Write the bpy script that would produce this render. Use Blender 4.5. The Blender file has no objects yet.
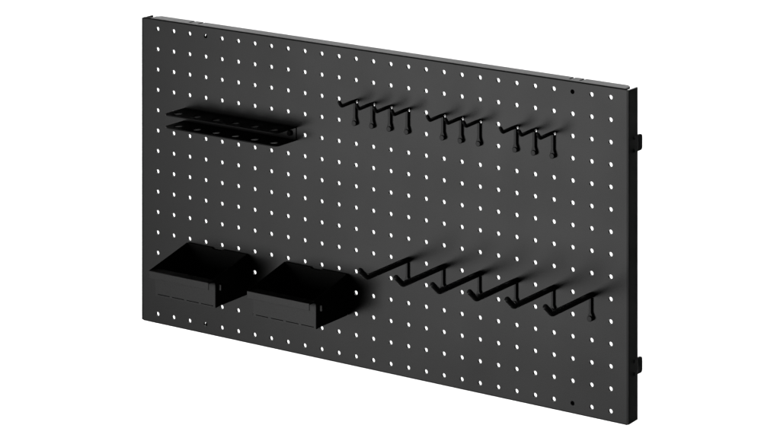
import bpy, bmesh, math
from mathutils import Vector, Matrix

# ------------------------------------------------------------------ basics
# lengths below are written in hole pitches of the panel (30 mm) and scaled here
U = 0.03
SC = bpy.context.scene
COL = SC.collection


def V(x, y, z):
    return Vector((x * U, y * U, z * U))


def obj(name, bm, mat, parent=None, smooth=False, bevel=0.0, seg=2, angle=40):
    bmesh.ops.remove_doubles(bm, verts=bm.verts, dist=1e-6)
    bmesh.ops.recalc_face_normals(bm, faces=bm.faces)
    me = bpy.data.meshes.new(name)
    bm.to_mesh(me)
    bm.free()
    me.materials.append(mat)
    o = bpy.data.objects.new(name, me)
    COL.objects.link(o)
    if parent:
        o.parent = parent
    if smooth:
        for p in me.polygons:
            p.use_smooth = True
    if bevel:
        m = o.modifiers.new('bevel', 'BEVEL')
        m.width = bevel * U
        m.segments = seg
        m.limit_method = 'ANGLE'
        m.angle_limit = math.radians(angle)
        m.harden_normals = False
    return o


def thing(name, loc, label, cat, group=None):
    o = bpy.data.objects.new(name, None)
    o.empty_display_size = 0.01
    COL.objects.link(o)
    o.location = loc
    o['label'] = label
    o['category'] = cat
    if group:
        o['group'] = group
    return o


def box(bm, x0, x1, y0, y1, z0, z1):
    vs = [bm.verts.new(V(x, y, z)) for x in (x0, x1) for y in (y0, y1) for z in (z0, z1)]
    for f in ((0, 1, 3, 2), (4, 6, 7, 5), (0, 4, 5, 1), (2, 3, 7, 6), (0, 2, 6, 4), (1, 5, 7, 3)):
        bm.faces.new([vs[i] for i in f])


def prism(bm, pts, a0, a1, axis):
    """extrude a 2-D outline along an axis ('x': pts=(y,z), 'y': pts=(x,z), 'z': pts=(x,y))"""
    def mk(p, a):
        if axis == 'x':
            return V(a, p[0], p[1])
        if axis == 'y':
            return V(p[0], a, p[1])
        return V(p[0], p[1], a)
    A = [bm.verts.new(mk(p, a0)) for p in pts]
    B = [bm.verts.new(mk(p, a1)) for p in pts]
    bm.faces.new(A)
    bm.faces.new(list(reversed(B)))
    n = len(pts)
    for i in range(n):
        j = (i + 1) % n
        bm.faces.new((A[i], B[i], B[j], A[j]))


def arc(cx, cy, r, a0, a1, n):
    return [(cx + r * math.cos(math.radians(a0 + (a1 - a0) * i / n)),
             cy + r * math.sin(math.radians(a0 + (a1 - a0) * i / n))) for i in range(n + 1)]


def tube(bm, path, r, seg=20, r_end=None, dome=True):
    """round wire through the points (already dense); last end domed"""
    pts = [Vector(p) for p in path]
    n = len(pts)
    rings = []

    def ring(c, t, rad):
        up = Vector((1, 0, 0)) if abs(t.x) < 0.9 else Vector((0, 0, 1))
        a = t.cross(up).normalized()
        b = t.cross(a).normalized()
        return [bm.verts.new((c + (a * math.cos(2 * math.pi * k / seg) + b * math.sin(2 * math.pi * k / seg)) * rad) * U)
                for k in range(seg)]
    for i, p in enumerate(pts):
        t = (pts[min(i + 1, n - 1)] - pts[max(i - 1, 0)]).normalized()
        rings.append(ring(p, t, r))
    if dome:
        t = (pts[-1] - pts[-2]).normalized()
        for a in (25, 50, 72):
            a = math.radians(a)
            rings.append(ring(pts[-1] + t * r * 0.6 * math.sin(a), t, r * math.cos(a)))
    for A, B in zip(rings, rings[1:]):
        for k in range(seg):
            bm.faces.new((A[k], A[(k + 1) % seg], B[(k + 1) % seg], B[k]))
    bm.faces.new(rings[0])
    bm.faces.new(rings[-1])


def bent(points, rad, n=6):
    """poly-line with rounded corners"""
    P = [Vector(p) for p in points]
    out = [P[0]]
    for i in range(1, len(P) - 1):
        a = (P[i - 1] - P[i])
        b = (P[i + 1] - P[i])
        d = min(rad, a.length * .48, b.length * .48)
        p0 = P[i] + a.normalized() * d
        p1 = P[i] + b.normalized() * d
        for k in range(n + 1):
            t = k / n
            out.append(p0 * (1 - t) ** 2 + P[i] * 2 * t * (1 - t) + p1 * t * t)
    out.append(P[-1])
    return out


# ------------------------------------------------------------------ materials
def coat(name, col, rough, var=0.12, bump=0.4, spec=0.5):
    m = bpy.data.materials.new(name)
    m.use_nodes = True
    nt = m.node_tree
    N, L = nt.nodes, nt.links
    b = N['Principled BSDF']
    tc = N.new('ShaderNodeTexCoord')
    n1 = N.new('ShaderNodeTexNoise')            # slow unevenness of the coat
    n1.inputs['Scale'].default_value = 9.0
    n1.inputs['Detail'].default_value = 4.0
    L.new(tc.outputs['Object'], n1.inputs['Vector'])
    n2 = N.new('ShaderNodeTexNoise')            # fine powder grain
    n2.inputs['Scale'].default_value = 750.0
    n2.inputs['Detail'].default_value = 2.0
    L.new(tc.outputs['Object'], n2.inputs['Vector'])
    mp = N.new('ShaderNodeMapRange')
    mp.inputs['To Min'].default_value = 1 - var
    mp.inputs['To Max'].default_value = 1 + var
    L.new(n1.outputs['Fac'], mp.inputs['Value'])
    mp2 = N.new('ShaderNodeMapRange')
    mp2.inputs['To Min'].default_value = 0.6
    mp2.inputs['To Max'].default_value = 1.4
    L.new(n2.outputs['Fac'], mp2.inputs['Value'])
    mu = N.new('ShaderNodeMath')
    mu.operation = 'MULTIPLY'
    L.new(mp.outputs[0], mu.inputs[0])
    L.new(mp2.outputs[0], mu.inputs[1])
    vm = N.new('ShaderNodeVectorMath')
    vm.operation = 'SCALE'
    vm.inputs[0].default_value = col
    L.new(mu.outputs[0], vm.inputs['Scale'])
    L.new(vm.outputs[0], b.inputs['Base Color'])
    mr = N.new('ShaderNodeMapRange')
    mr.inputs['To Min'].default_value = rough - 0.05
    mr.inputs['To Max'].default_value = rough + 0.05
    L.new(n1.outputs['Fac'], mr.inputs['Value'])
    L.new(mr.outputs[0], b.inputs['Roughness'])
    bp = N.new('ShaderNodeBump')
    bp.inputs['Strength'].default_value = bump
    bp.inputs['Distance'].default_value = 0.0002
    L.new(n2.outputs['Fac'], bp.inputs['Height'])
    L.new(bp.outputs['Normal'], b.inputs['Normal'])
    b.inputs['Specular IOR Level'].default_value = spec
    return m


M_PANEL = coat('charcoal_powder_coat', (0.0315, 0.0315, 0.0305), 0.31, var=.06)
M_BIN = coat('shaded_powder_coat', (0.0300, 0.0300, 0.0292), 0.85, var=.06, spec=.05)  # charcoal coat dulled so bin sides, insides and ledge stay black as in shade
M_WIRE = coat('black_coated_wire', (0.048, 0.048, 0.048), 0.40, var=0.05)
M_RACK = coat('black_coated_sheet', (0.045, 0.045, 0.045), 0.6, var=0.05, spec=.12)
M_DARK = coat('black_steel_and_slot_shade', (0.004, 0.004, 0.004), 0.6, var=0.05, spec=.15)

M_BACK = bpy.data.materials.new('white_backdrop_paper')
M_BACK.use_nodes = True
_n = M_BACK.node_tree
_b = _n.nodes['Principled BSDF']
_b.inputs['Roughness'].default_value = 0.9
_b.inputs['Specular IOR Level'].default_value = 0.1
_t = _n.nodes.new('ShaderNodeTexCoord')
_s = _n.nodes.new('ShaderNodeTexNoise')
_s.inputs['Scale'].default_value = 3.0
_n.links.new(_t.outputs['Object'], _s.inputs['Vector'])
_r = _n.nodes.new('ShaderNodeValToRGB')
_r.color_ramp.elements[0].color = (0.84, 0.84, 0.84, 1)
_r.color_ramp.elements[1].color = (0.88, 0.88, 0.88, 1)
_n.links.new(_s.outputs['Fac'], _r.inputs['Fac'])
_n.links.new(_r.outputs['Color'], _b.inputs['Base Color'])

# ------------------------------------------------------------------ perforated panel
X0, X1, Z1, Z0 = -1.012, 26.945, 0.475, -14.475
T = 0.100         # sheet thickness
RS = 0.03         # outer bend radius of the side folds
R = 0.06          # outer bend radius of the top and bottom folds
HR = 0.106        # hole radius
panel = thing('perforated_tool_panel', V(13, 0, Z0),
              'large charcoal perforated steel tool panel with folded edges, carrying all the hooks, bins and rack', 'tool panel')
INV = Matrix.Translation(-panel.location)


def pobj(name, bm, mat, **k):
    bm.transform(INV)
    return obj(name, bm, mat, panel, **k)


bm = bmesh.new()
xs = [X0 + T] + [i + .5 for i in range(26)] + [X1 - T]
zs = [Z1 - T] + [-(j + .5) for j in range(14)] + [Z0 + T]
SEG = 24
PH = 45.0


def cell(xa, xb, za, zb, cx, cz, y, flip):
    corners = [(xb, za), (xa, za), (xa, zb), (xb, zb)]     # NE NW SW SE (z up)
    cv = [bm.verts.new(V(c[0], y, c[1])) for c in corners]
    rv = []
    for k in range(SEG):
        a = math.radians(PH + 360 * k / SEG)
        rv.append(bm.verts.new(V(cx + HR * math.cos(a), y, cz + HR * math.sin(a))))
    q = SEG // 4
    for c in range(4):
        loop = [cv[c], cv[(c + 1) % 4]] + [rv[(c * q + k) % SEG] for k in range(q, -1, -1)]
        bm.faces.new(loop)
    return rv


rims = []
for i in range(27):
    for j in range(15):
        a = cell(xs[i], xs[i + 1], zs[j], zs[j + 1], i, -j, 0, False)
        b = cell(xs[i], xs[i + 1], zs[j], zs[j + 1], i, -j, T, True)
        for k in range(SEG):
            bm.faces.new((a[k], a[(k + 1) % SEG], b[(k + 1) % SEG], b[k]))
face = pobj('perforated_face', bm, M_PANEL)


def bend(out, sgn, r, depth):
    """fold profile (across, back): flat strip, quarter bend of outer radius r, flange going back"""
    c = out - sgn * r
    arcp = [(c + sgn * r * math.sin(math.radians(a)), r - r * math.cos(math.radians(a))) for a in range(0, 91, 15)]
    return [(out - sgn * T, 0)] + arcp + [(out, depth), (out - sgn * T, depth)]


for sgn, xo in ((1, X1), (-1, X0)):
    bm = bmesh.new()
    # the flange: its rear corners are cut at a slant top and bottom
    pf = bend(xo, sgn, RS, .80)
    A = []
    B = []
    for (x, y) in pf:
        cut = 0.0
        A.append(bm.verts.new(V(x, y, Z1 - 0.035 - cut)))
        B.append(bm.verts.new(V(x, y, Z0 + 0.035 + (0.0 if y < .6 else .04))))
    n = len(pf)
    bm.faces.new(A)
    bm.faces.new(list(reversed(B)))
    for i in range(n):
        j = (i + 1) % n
        bm.faces.new((A[i], B[i], B[j], A[j]))
    fl = pobj('side_flange', bm, M_PANEL, bevel=0.03, angle=50)
    for zc in ((-2.07, -12.02) if sgn > 0 else ()):
        # hook-shaped mounting tab sticking out behind the flange
        bm = bmesh.new()
        r = .14
        prism(bm, [(0.785, zc + .36)] + [(1.21 - r + r * math.sin(math.radians(a)), zc + .36 - r + r * math.cos(math.radians(a))) for a in range(0, 91, 18)]
              + [(1.21 - r + r * math.cos(math.radians(a)), zc - .36 + r - r * math.sin(math.radians(a))) for a in range(0, 91, 18)] + [(0.785, zc - .36)],
              xo - sgn * (T + .012), xo - sgn * .012, 'x')
        pobj('mounting_tab', bm, M_DARK, bevel=0.01)
        for dz in (.30, -.27):
            bm = bmesh.new()
            prism(bm, [(0.46 + .055 * math.cos(math.radians(a)), zc + dz + .085 * math.sin(math.radians(a))) for a in range(0, 360, 24)],
                  xo - sgn * .01, xo + sgn * .025, 'x')
            pobj('rivet', bm, M_DARK, bevel=0.008)

# top and bottom flanges, notched at the two bracket positions
for sgn, zo in ((1, Z1), (-1, Z0)):
    bm = bmesh.new()
    xa, xb = -0.52, 26.72
    D = 0.74
    prof = [(y, z) for (z, y) in bend(zo, sgn, R, R + .001)]
    prism(bm, prof, X0 + T, X1 - T, 'x')
    o1 = pobj('top_fold' if sgn > 0 else 'bottom_fold', bm, M_PANEL)
    bm = bmesh.new()
    out = [(xa, R), (xb, R), (xb - .02, D - .22), (xb - .24, D)]
    for nx in (24.22, 23.66, 2.34, 1.80):
        w = .055
        out += [(nx + w, D), (nx + w, .26), (nx - w, .26), (nx - w, D)]
    out += [(xa + .2, D), (xa + .01, D - .22)]
    prism(bm, out, zo - sgn * T, zo + sgn * .003, 'z')
    pobj('top_flange' if sgn > 0 else 'bottom_flange', bm, M_PANEL, bevel=0.008)

# the four fixing screws that close a hole from behind
for (i, j) in ((3, 0), (24, 0), (3, 14), (24, 14)):
    dz = -.19 if i == 3 else 0
    bm = bmesh.new()
    prism(bm, [(i + .3 * math.cos(math.radians(a)), -j + dz + .26 * math.sin(math.radians(a))) for a in range(0, 360, 60)], T + .16, .32, 'y')
    prism(bm, [(i + .10 * math.cos(math.radians(a)), -j + dz + .10 * math.sin(math.radians(a))) for a in range(0, 360, 20)], T + .08, T + .16, 'y')
    s = pobj('fixing_screw', bm, M_DARK)
    s['label'] = 'black screw closing one of the corner holes'


# ------------------------------------------------------------------ hooks
def copy_tree(root):
    r = root.copy()
    COL.objects.link(r)
    for ch in root.children:
        c = ch.copy()
        COL.objects.link(c)
        c.parent = r
    return r


def make_hook(kind, depth, r, bend_z, tip_dy, tip_z, stem_len, disc_r, disc_d, stem_r, arm_z):
    t = thing(kind, (0, 0, 0), '', 'hook')
    bm = bmesh.new()
    path = bent([(0, .20, arm_z), (0, -.3, arm_z), (0, -depth, bend_z), (0, -depth - tip_dy, tip_z)], .09 if r < .1 else .14, 8)
    tube(bm, path, r)
    obj('arm', bm, M_WIRE, t, smooth=True)
    # stem: a narrow upright bar lying on the sheet down to the next hole
    bm = bmesh.new()
    zb, zt, wr = -stem_len + disc_r * .55, arm_z - r * .78, disc_r * .92
    prism(bm, [(-stem_r, zt), (-stem_r, zb + .20), (-wr, zb + .05), (-wr, zb), (wr, zb), (wr, zb + .05), (stem_r, zb + .20), (stem_r, zt)],
          -.125, -.004, 'y')
    obj('stem', bm, M_WIRE, t, bevel=.02)
    # locking plug seated in the lower hole
    bm = bmesh.new()
    prism(bm, [(disc_r * math.cos(math.radians(a)), -stem_len + disc_r * math.sin(math.radians(a))) for a in range(0, 360, 15)], -disc_d, .10, 'y')
    obj('locking_plug', bm, M_WIRE, t, bevel=0.025, seg=3)
    return t


short0 = make_hook('short_hook', 1.14, .084, -.01, .18, .21, 1.0, .128, .17, .066, .03)
short_spots = [(12, 'leftmost of the four'), (13, 'second from the left of the four'), (14, 'third from the left of the four'), (15, 'rightmost of the four'),
               (17, 'leftmost of the middle three'), (18, 'centre one of the middle three'), (19, 'rightmost of the middle three'),
               (21, 'leftmost of the right-hand three'), (22, 'centre one of the right-hand three'), (23, 'rightmost of the right-hand three')]
for n, (c, which) in enumerate(short_spots):
    h = short0 if n == 0 else copy_tree(short0)
    h.location = V(c, 0, -2)
    h['label'] = 'short black wire hook in the upper row, ' + which
    h['group'] = 'short hooks in the upper row of the panel'

long0 = make_hook('long_hook', 3.30, .130, -.04, .54, .40, 1.0, .130, .19, .055, .03)
names = ['directly beside the right bin', 'second from the right-hand bin', 'third from the right-hand bin',
         'third from the right end', 'second from the right end', 'rightmost, nearest the panel edge']
for n in range(6):
    h = long0 if n == 0 else copy_tree(long0)
    h.location = V(15 + 2 * n, 0, -9)
    h['label'] = 'long black upturned hook in the lower row, ' + names[n]
    h['group'] = 'long hooks in the lower row of the panel'

# ------------------------------------------------------------------ tool rack with two perforated shelves
RX0, RX1 = 1.66, 8.52
RT, RB = -3.66, -4.27       # upper faces of both shelves
RD = 1.62
rack = thing('screwdriver_rack', V(5.1, 0, RB), 'black two-tier tool rack with round holes at the upper left of the panel', 'tool rack')
RINV = Matrix.Translation(-rack.location)


def shelf(ztop, name):
    bm = bmesh.new()
    th = .05
    rc = .30
    nh = 6
    hx = [2.19 + 1.162 * k for k in range(nh)]
    hy = -1.10
    hr = .20
    ya, yb = -.05, -RD
    bounds = [RX0] + [(hx[k] + hx[k + 1]) / 2 for k in range(nh - 1)] + [RX1]
    rims = {}
    for zz in (ztop, ztop - th):
        for k in range(nh):
            xa, xb = bounds[k], bounds[k + 1]
            # corner outline pieces: NE, NW (at the sheet), SW, SE (outer)
            ne, nw = (xb, ya), (xa, ya)
            sw = [(xa, yb)]
            se = [(xb, yb)]
            if k == 0:
                sw = [(xa + rc - rc * math.cos(math.radians(a)), yb + rc - rc * math.sin(math.radians(a))) for a in range(0, 91, 15)]
            if k == nh - 1:
                se = [(xb - rc + rc * math.sin(math.radians(a)), yb + rc - rc * math.cos(math.radians(a))) for a in range(0, 91, 15)]
            mk = lambda p: bm.verts.new(V(p[0], p[1], zz))
            vne, vnw = mk(ne), mk(nw)
            vsw = [mk(p) for p in sw]
            vse = [mk(p) for p in se]
            rv = [mk((hx[k] + hr * math.cos(math.radians(45 + 15 * q)), hy + hr * math.sin(math.radians(45 + 15 * q)))) for q in range(24)]
            ringpart = lambda a, b: [rv[q % 24] for q in range(b, a - 1, -1)]
            bm.faces.new([vne, vnw] + ringpart(0, 6))
            bm.faces.new([vnw] + [vsw[0]] + vsw[1:-1] + ([vsw[-1]] if len(vsw) > 1 else []) + ringpart(6, 12))
            bm.faces.new([vsw[-1]] + [vse[0]] + ringpart(12, 18))
            bm.faces.new([vse[0]] + vse[1:] + [vne] + ringpart(18, 24))
            rims.setdefault(k, []).append(rv)
    for k in range(nh):
        a, b = rims[k]
        for q in range(24):
            bm.faces.new((a[q], a[(q + 1) % 24], b[(q + 1) % 24], b[q]))
    # outer walls
    outl = [(RX0, ya)] + [(RX0 + rc - rc * math.cos(math.radians(a)), yb + rc - rc * math.sin(math.radians(a))) for a in range(0, 91, 15)] \
        + [(RX1 - rc + rc * math.sin(math.radians(a)), yb + rc - rc * math.cos(math.radians(a))) for a in range(0, 91, 15)] + [(RX1, ya)]
    top = [bm.verts.new(V(p[0], p[1], ztop)) for p in outl]
    bot = [bm.verts.new(V(p[0], p[1], ztop - th)) for p in outl]
    for i in range(len(outl)):
        j = (i + 1) % len(outl)
        bm.faces.new((top[i], top[j], bot[j], bot[i]))
    bm.transform(RINV)
    return obj(name, bm, M_RACK, rack)


shelf(RT, 'shelf')
shelf(RB, 'shelf')
bm = bmesh.new()
box(bm, RX0, RX1, -.048, -.004, RB - .05, RT)
bm.transform(RINV)
obj('back_plate', bm, M_PANEL, rack, bevel=0.012)
for sx in (RX0 + .28, RX1 - .34):
    bm = bmesh.new()
    prism(bm, [(sx + .13 * math.cos(math.radians(a)), -3.98 + .13 * math.sin(math.radians(a))) for a in range(0, 360, 20)], -.17, -.05, 'y')
    bm.transform(RINV)
    obj('screw', bm, M_DARK, rack, bevel=0.03)


# ------------------------------------------------------------------ bins
def make_bin(w):
    """origin: back lower left corner on the sheet; built in pitches"""
    b = thing('storage_bin', (0, 0, 0), '', 'bin')
    D, LIP = 2.50, 3.04
    ZB, ZF, ZL = 1.95, 1.235, .90      # back top, front top, lower edge of the lip
    t = .045
    # side walls with sloping top edge
    for x0 in (0.0, w - t):
        bm = bmesh.new()
        prism(bm, [(-.055, .0), (-.055, ZB), (-LIP + t, ZF + .004), (-LIP + t, ZF - .045), (-D + .001, ZF - .046), (-D + .001, -.07), (-D + .3, -.04)], x0, x0 + t, 'x')
        obj('side_wall', bm, M_BIN, b, bevel=0.008)
    # back wall, the upper edge cut out in the middle
    bm = bmesh.new()
    prism(bm, [(t, .0), (w - t, .0), (w - t, ZB), (w * .60, ZB), (w * .60 - .08, ZB - .07), (w * .42 + .08, ZB - .07), (w * .42, ZB), (t, ZB)], -.10, -.055, 'y')
    obj('back_wall', bm, M_BIN, b, bevel=0.008)
    # small rivets on the inner face of the back wall
    for hx in (.30, w - .42):
        bm = bmesh.new()
        prism(bm, [(hx + .09 * math.cos(math.radians(a)), 1.18 + .09 * math.sin(math.radians(a))) for a in range(0, 360, 20)], -.16, -.10, 'y')
        obj('rivet', bm, M_BIN, b, bevel=0.02)
    # floor
    bm = bmesh.new()
    box(bm, t, w - t, -D + t, -.10, .0, .03)
    obj('floor', bm, M_BIN, b)
    # front wall as one closed sheet
    bm = bmesh.new()
    out = [(0.002, -.07), (0.002, ZF - .046), (w - t - .002, ZF - .046), (w - t - .002, -.07)]
    prism(bm, out, -D - .003, -D + t, 'y')
    obj('front_wall', bm, M_PANEL, b)
    # four dark strips laid on the front wall paint the shade inside seam slots
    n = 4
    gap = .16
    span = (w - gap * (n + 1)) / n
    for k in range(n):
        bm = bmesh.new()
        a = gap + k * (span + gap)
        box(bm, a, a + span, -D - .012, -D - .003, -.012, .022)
        obj('slot_shade', bm, M_DARK, b)
    # label lip: ledge and turned down edge in front of the front wall
    bm = bmesh.new()
    lx0, lx1 = t + .002, w - t - .002
    prism(bm, [(-D + t, ZF), (-LIP + t, ZF), (-LIP + t, ZF - .045), (-D + t, ZF - .045)], lx0, lx1, 'x')
    obj('lip_ledge', bm, M_BIN, b)
    bm = bmesh.new()
    box(bm, .04, w - .03, -LIP, -LIP + t, ZL, ZF + .003)
    obj('label_lip', bm, M_PANEL, b, bevel=0.01)
    # narrow pressed tab on the outside of the right wall
    bm = bmesh.new()
    box(bm, w, w + .18, -D + .17, -D + .23, .74, 1.03)
    obj('pressed_tab', bm, M_PANEL, b, bevel=0.015)
    return b


b1 = make_bin(3.71)
b1.location = V(1.90, 0, -12.12)
b1['label'] = 'dark open-topped metal storage bin at the lower left, nearest the left edge of the panel'
b1['group'] = 'open metal bins on the panel'
b2 = copy_tree(b1)
b2.location = V(7.845, 0, -12.12)
b2['label'] = 'dark open-topped metal storage bin right next to the long hooks'

# ------------------------------------------------------------------ camera (long lens with vertical shift, verticals stay parallel)
YAW = math.radians(35.18)
cam_d = bpy.data.cameras.new('camera')
cam = bpy.data.objects.new('camera', cam_d)
COL.objects.link(cam)
cam.location = V(102.8636, -126.1114, 33.0862)
cam.rotation_euler = (math.pi / 2, 0, YAW)
cam_d.sensor_width = 36
cam_d.lens = 36 * 3305.0 / 780
cam_d.shift_x = 0.0
cam_d.shift_y = -(219 + 644.615) / 780
cam_d.clip_start = 0.05
cam_d.clip_end = 100
SC.camera = cam

# ------------------------------------------------------------------ backdrop
fwd = Vector((-math.sin(YAW), math.cos(YAW), 0))
rgt = Vector((math.cos(YAW), math.sin(YAW), 0))
cen = V(13, 0, -7)
bc = cen + fwd * 2.3 + Vector((0, 0, -.6))
bm = bmesh.new()
for s in (0, .03):
    for a, b in ((-1, -1), (1, -1), (1, 1), (-1, 1)):
        bm.verts.new(rgt * a * 2.75 + Vector((0, 0, 1)) * b * 3.0 + fwd * s)
bm.verts.ensure_lookup_table()
v = bm.verts
for f in ((0, 1, 2, 3), (7, 6, 5, 4), (0, 4, 5, 1), (1, 5, 6, 2), (2, 6, 7, 3), (3, 7, 4, 0)):
    bm.faces.new([v[i] for i in f])
bd = obj('backdrop', bm, M_BACK)
bd.location = bc
bd['kind'] = 'structure'
bd['label'] = 'plain white studio backdrop behind the panel'


# ------------------------------------------------------------------ lamps
def area(name, loc, target, sx, sy, energy, shape='RECTANGLE'):
    l = bpy.data.lights.new(name, 'AREA')
    l.shape = shape
    l.size = sx
    l.size_y = sy
    l.energy = energy
    o = bpy.data.objects.new(name, l)
    COL.objects.link(o)
    o.location = loc
    o.rotation_euler = (Vector(target) - Vector(loc)).to_track_quat('-Z', 'Y').to_euler()
    return o


area('key_softbox', V(-49, -118, -27), V(14, 0, -5), 2.1, 2.1, 27, 'DISK')
area('added_rim_light', V(18, 44, 44), V(13, 0, 0), .7, .7, 9.5)  # unseen lamp added to brighten the top flange
for s in (-1, 1):
    lp = bc + rgt * s * 1.9 - fwd * 1.3 + Vector((0, 0, -.1))
    area('backdrop_lamp', lp, lp + fwd, .5, 2.4, 128)

w = bpy.data.worlds.new('World')
SC.world = w
w.use_nodes = True
w.node_tree.nodes['Background'].inputs[0].default_value = (1, 1, 1, 1)
w.node_tree.nodes['Background'].inputs[1].default_value = 0.01

SC.view_settings.view_transform = 'Standard'
SC.view_settings.look = 'None'
SC.view_settings.exposure = 0
SC.view_settings.gamma = 1
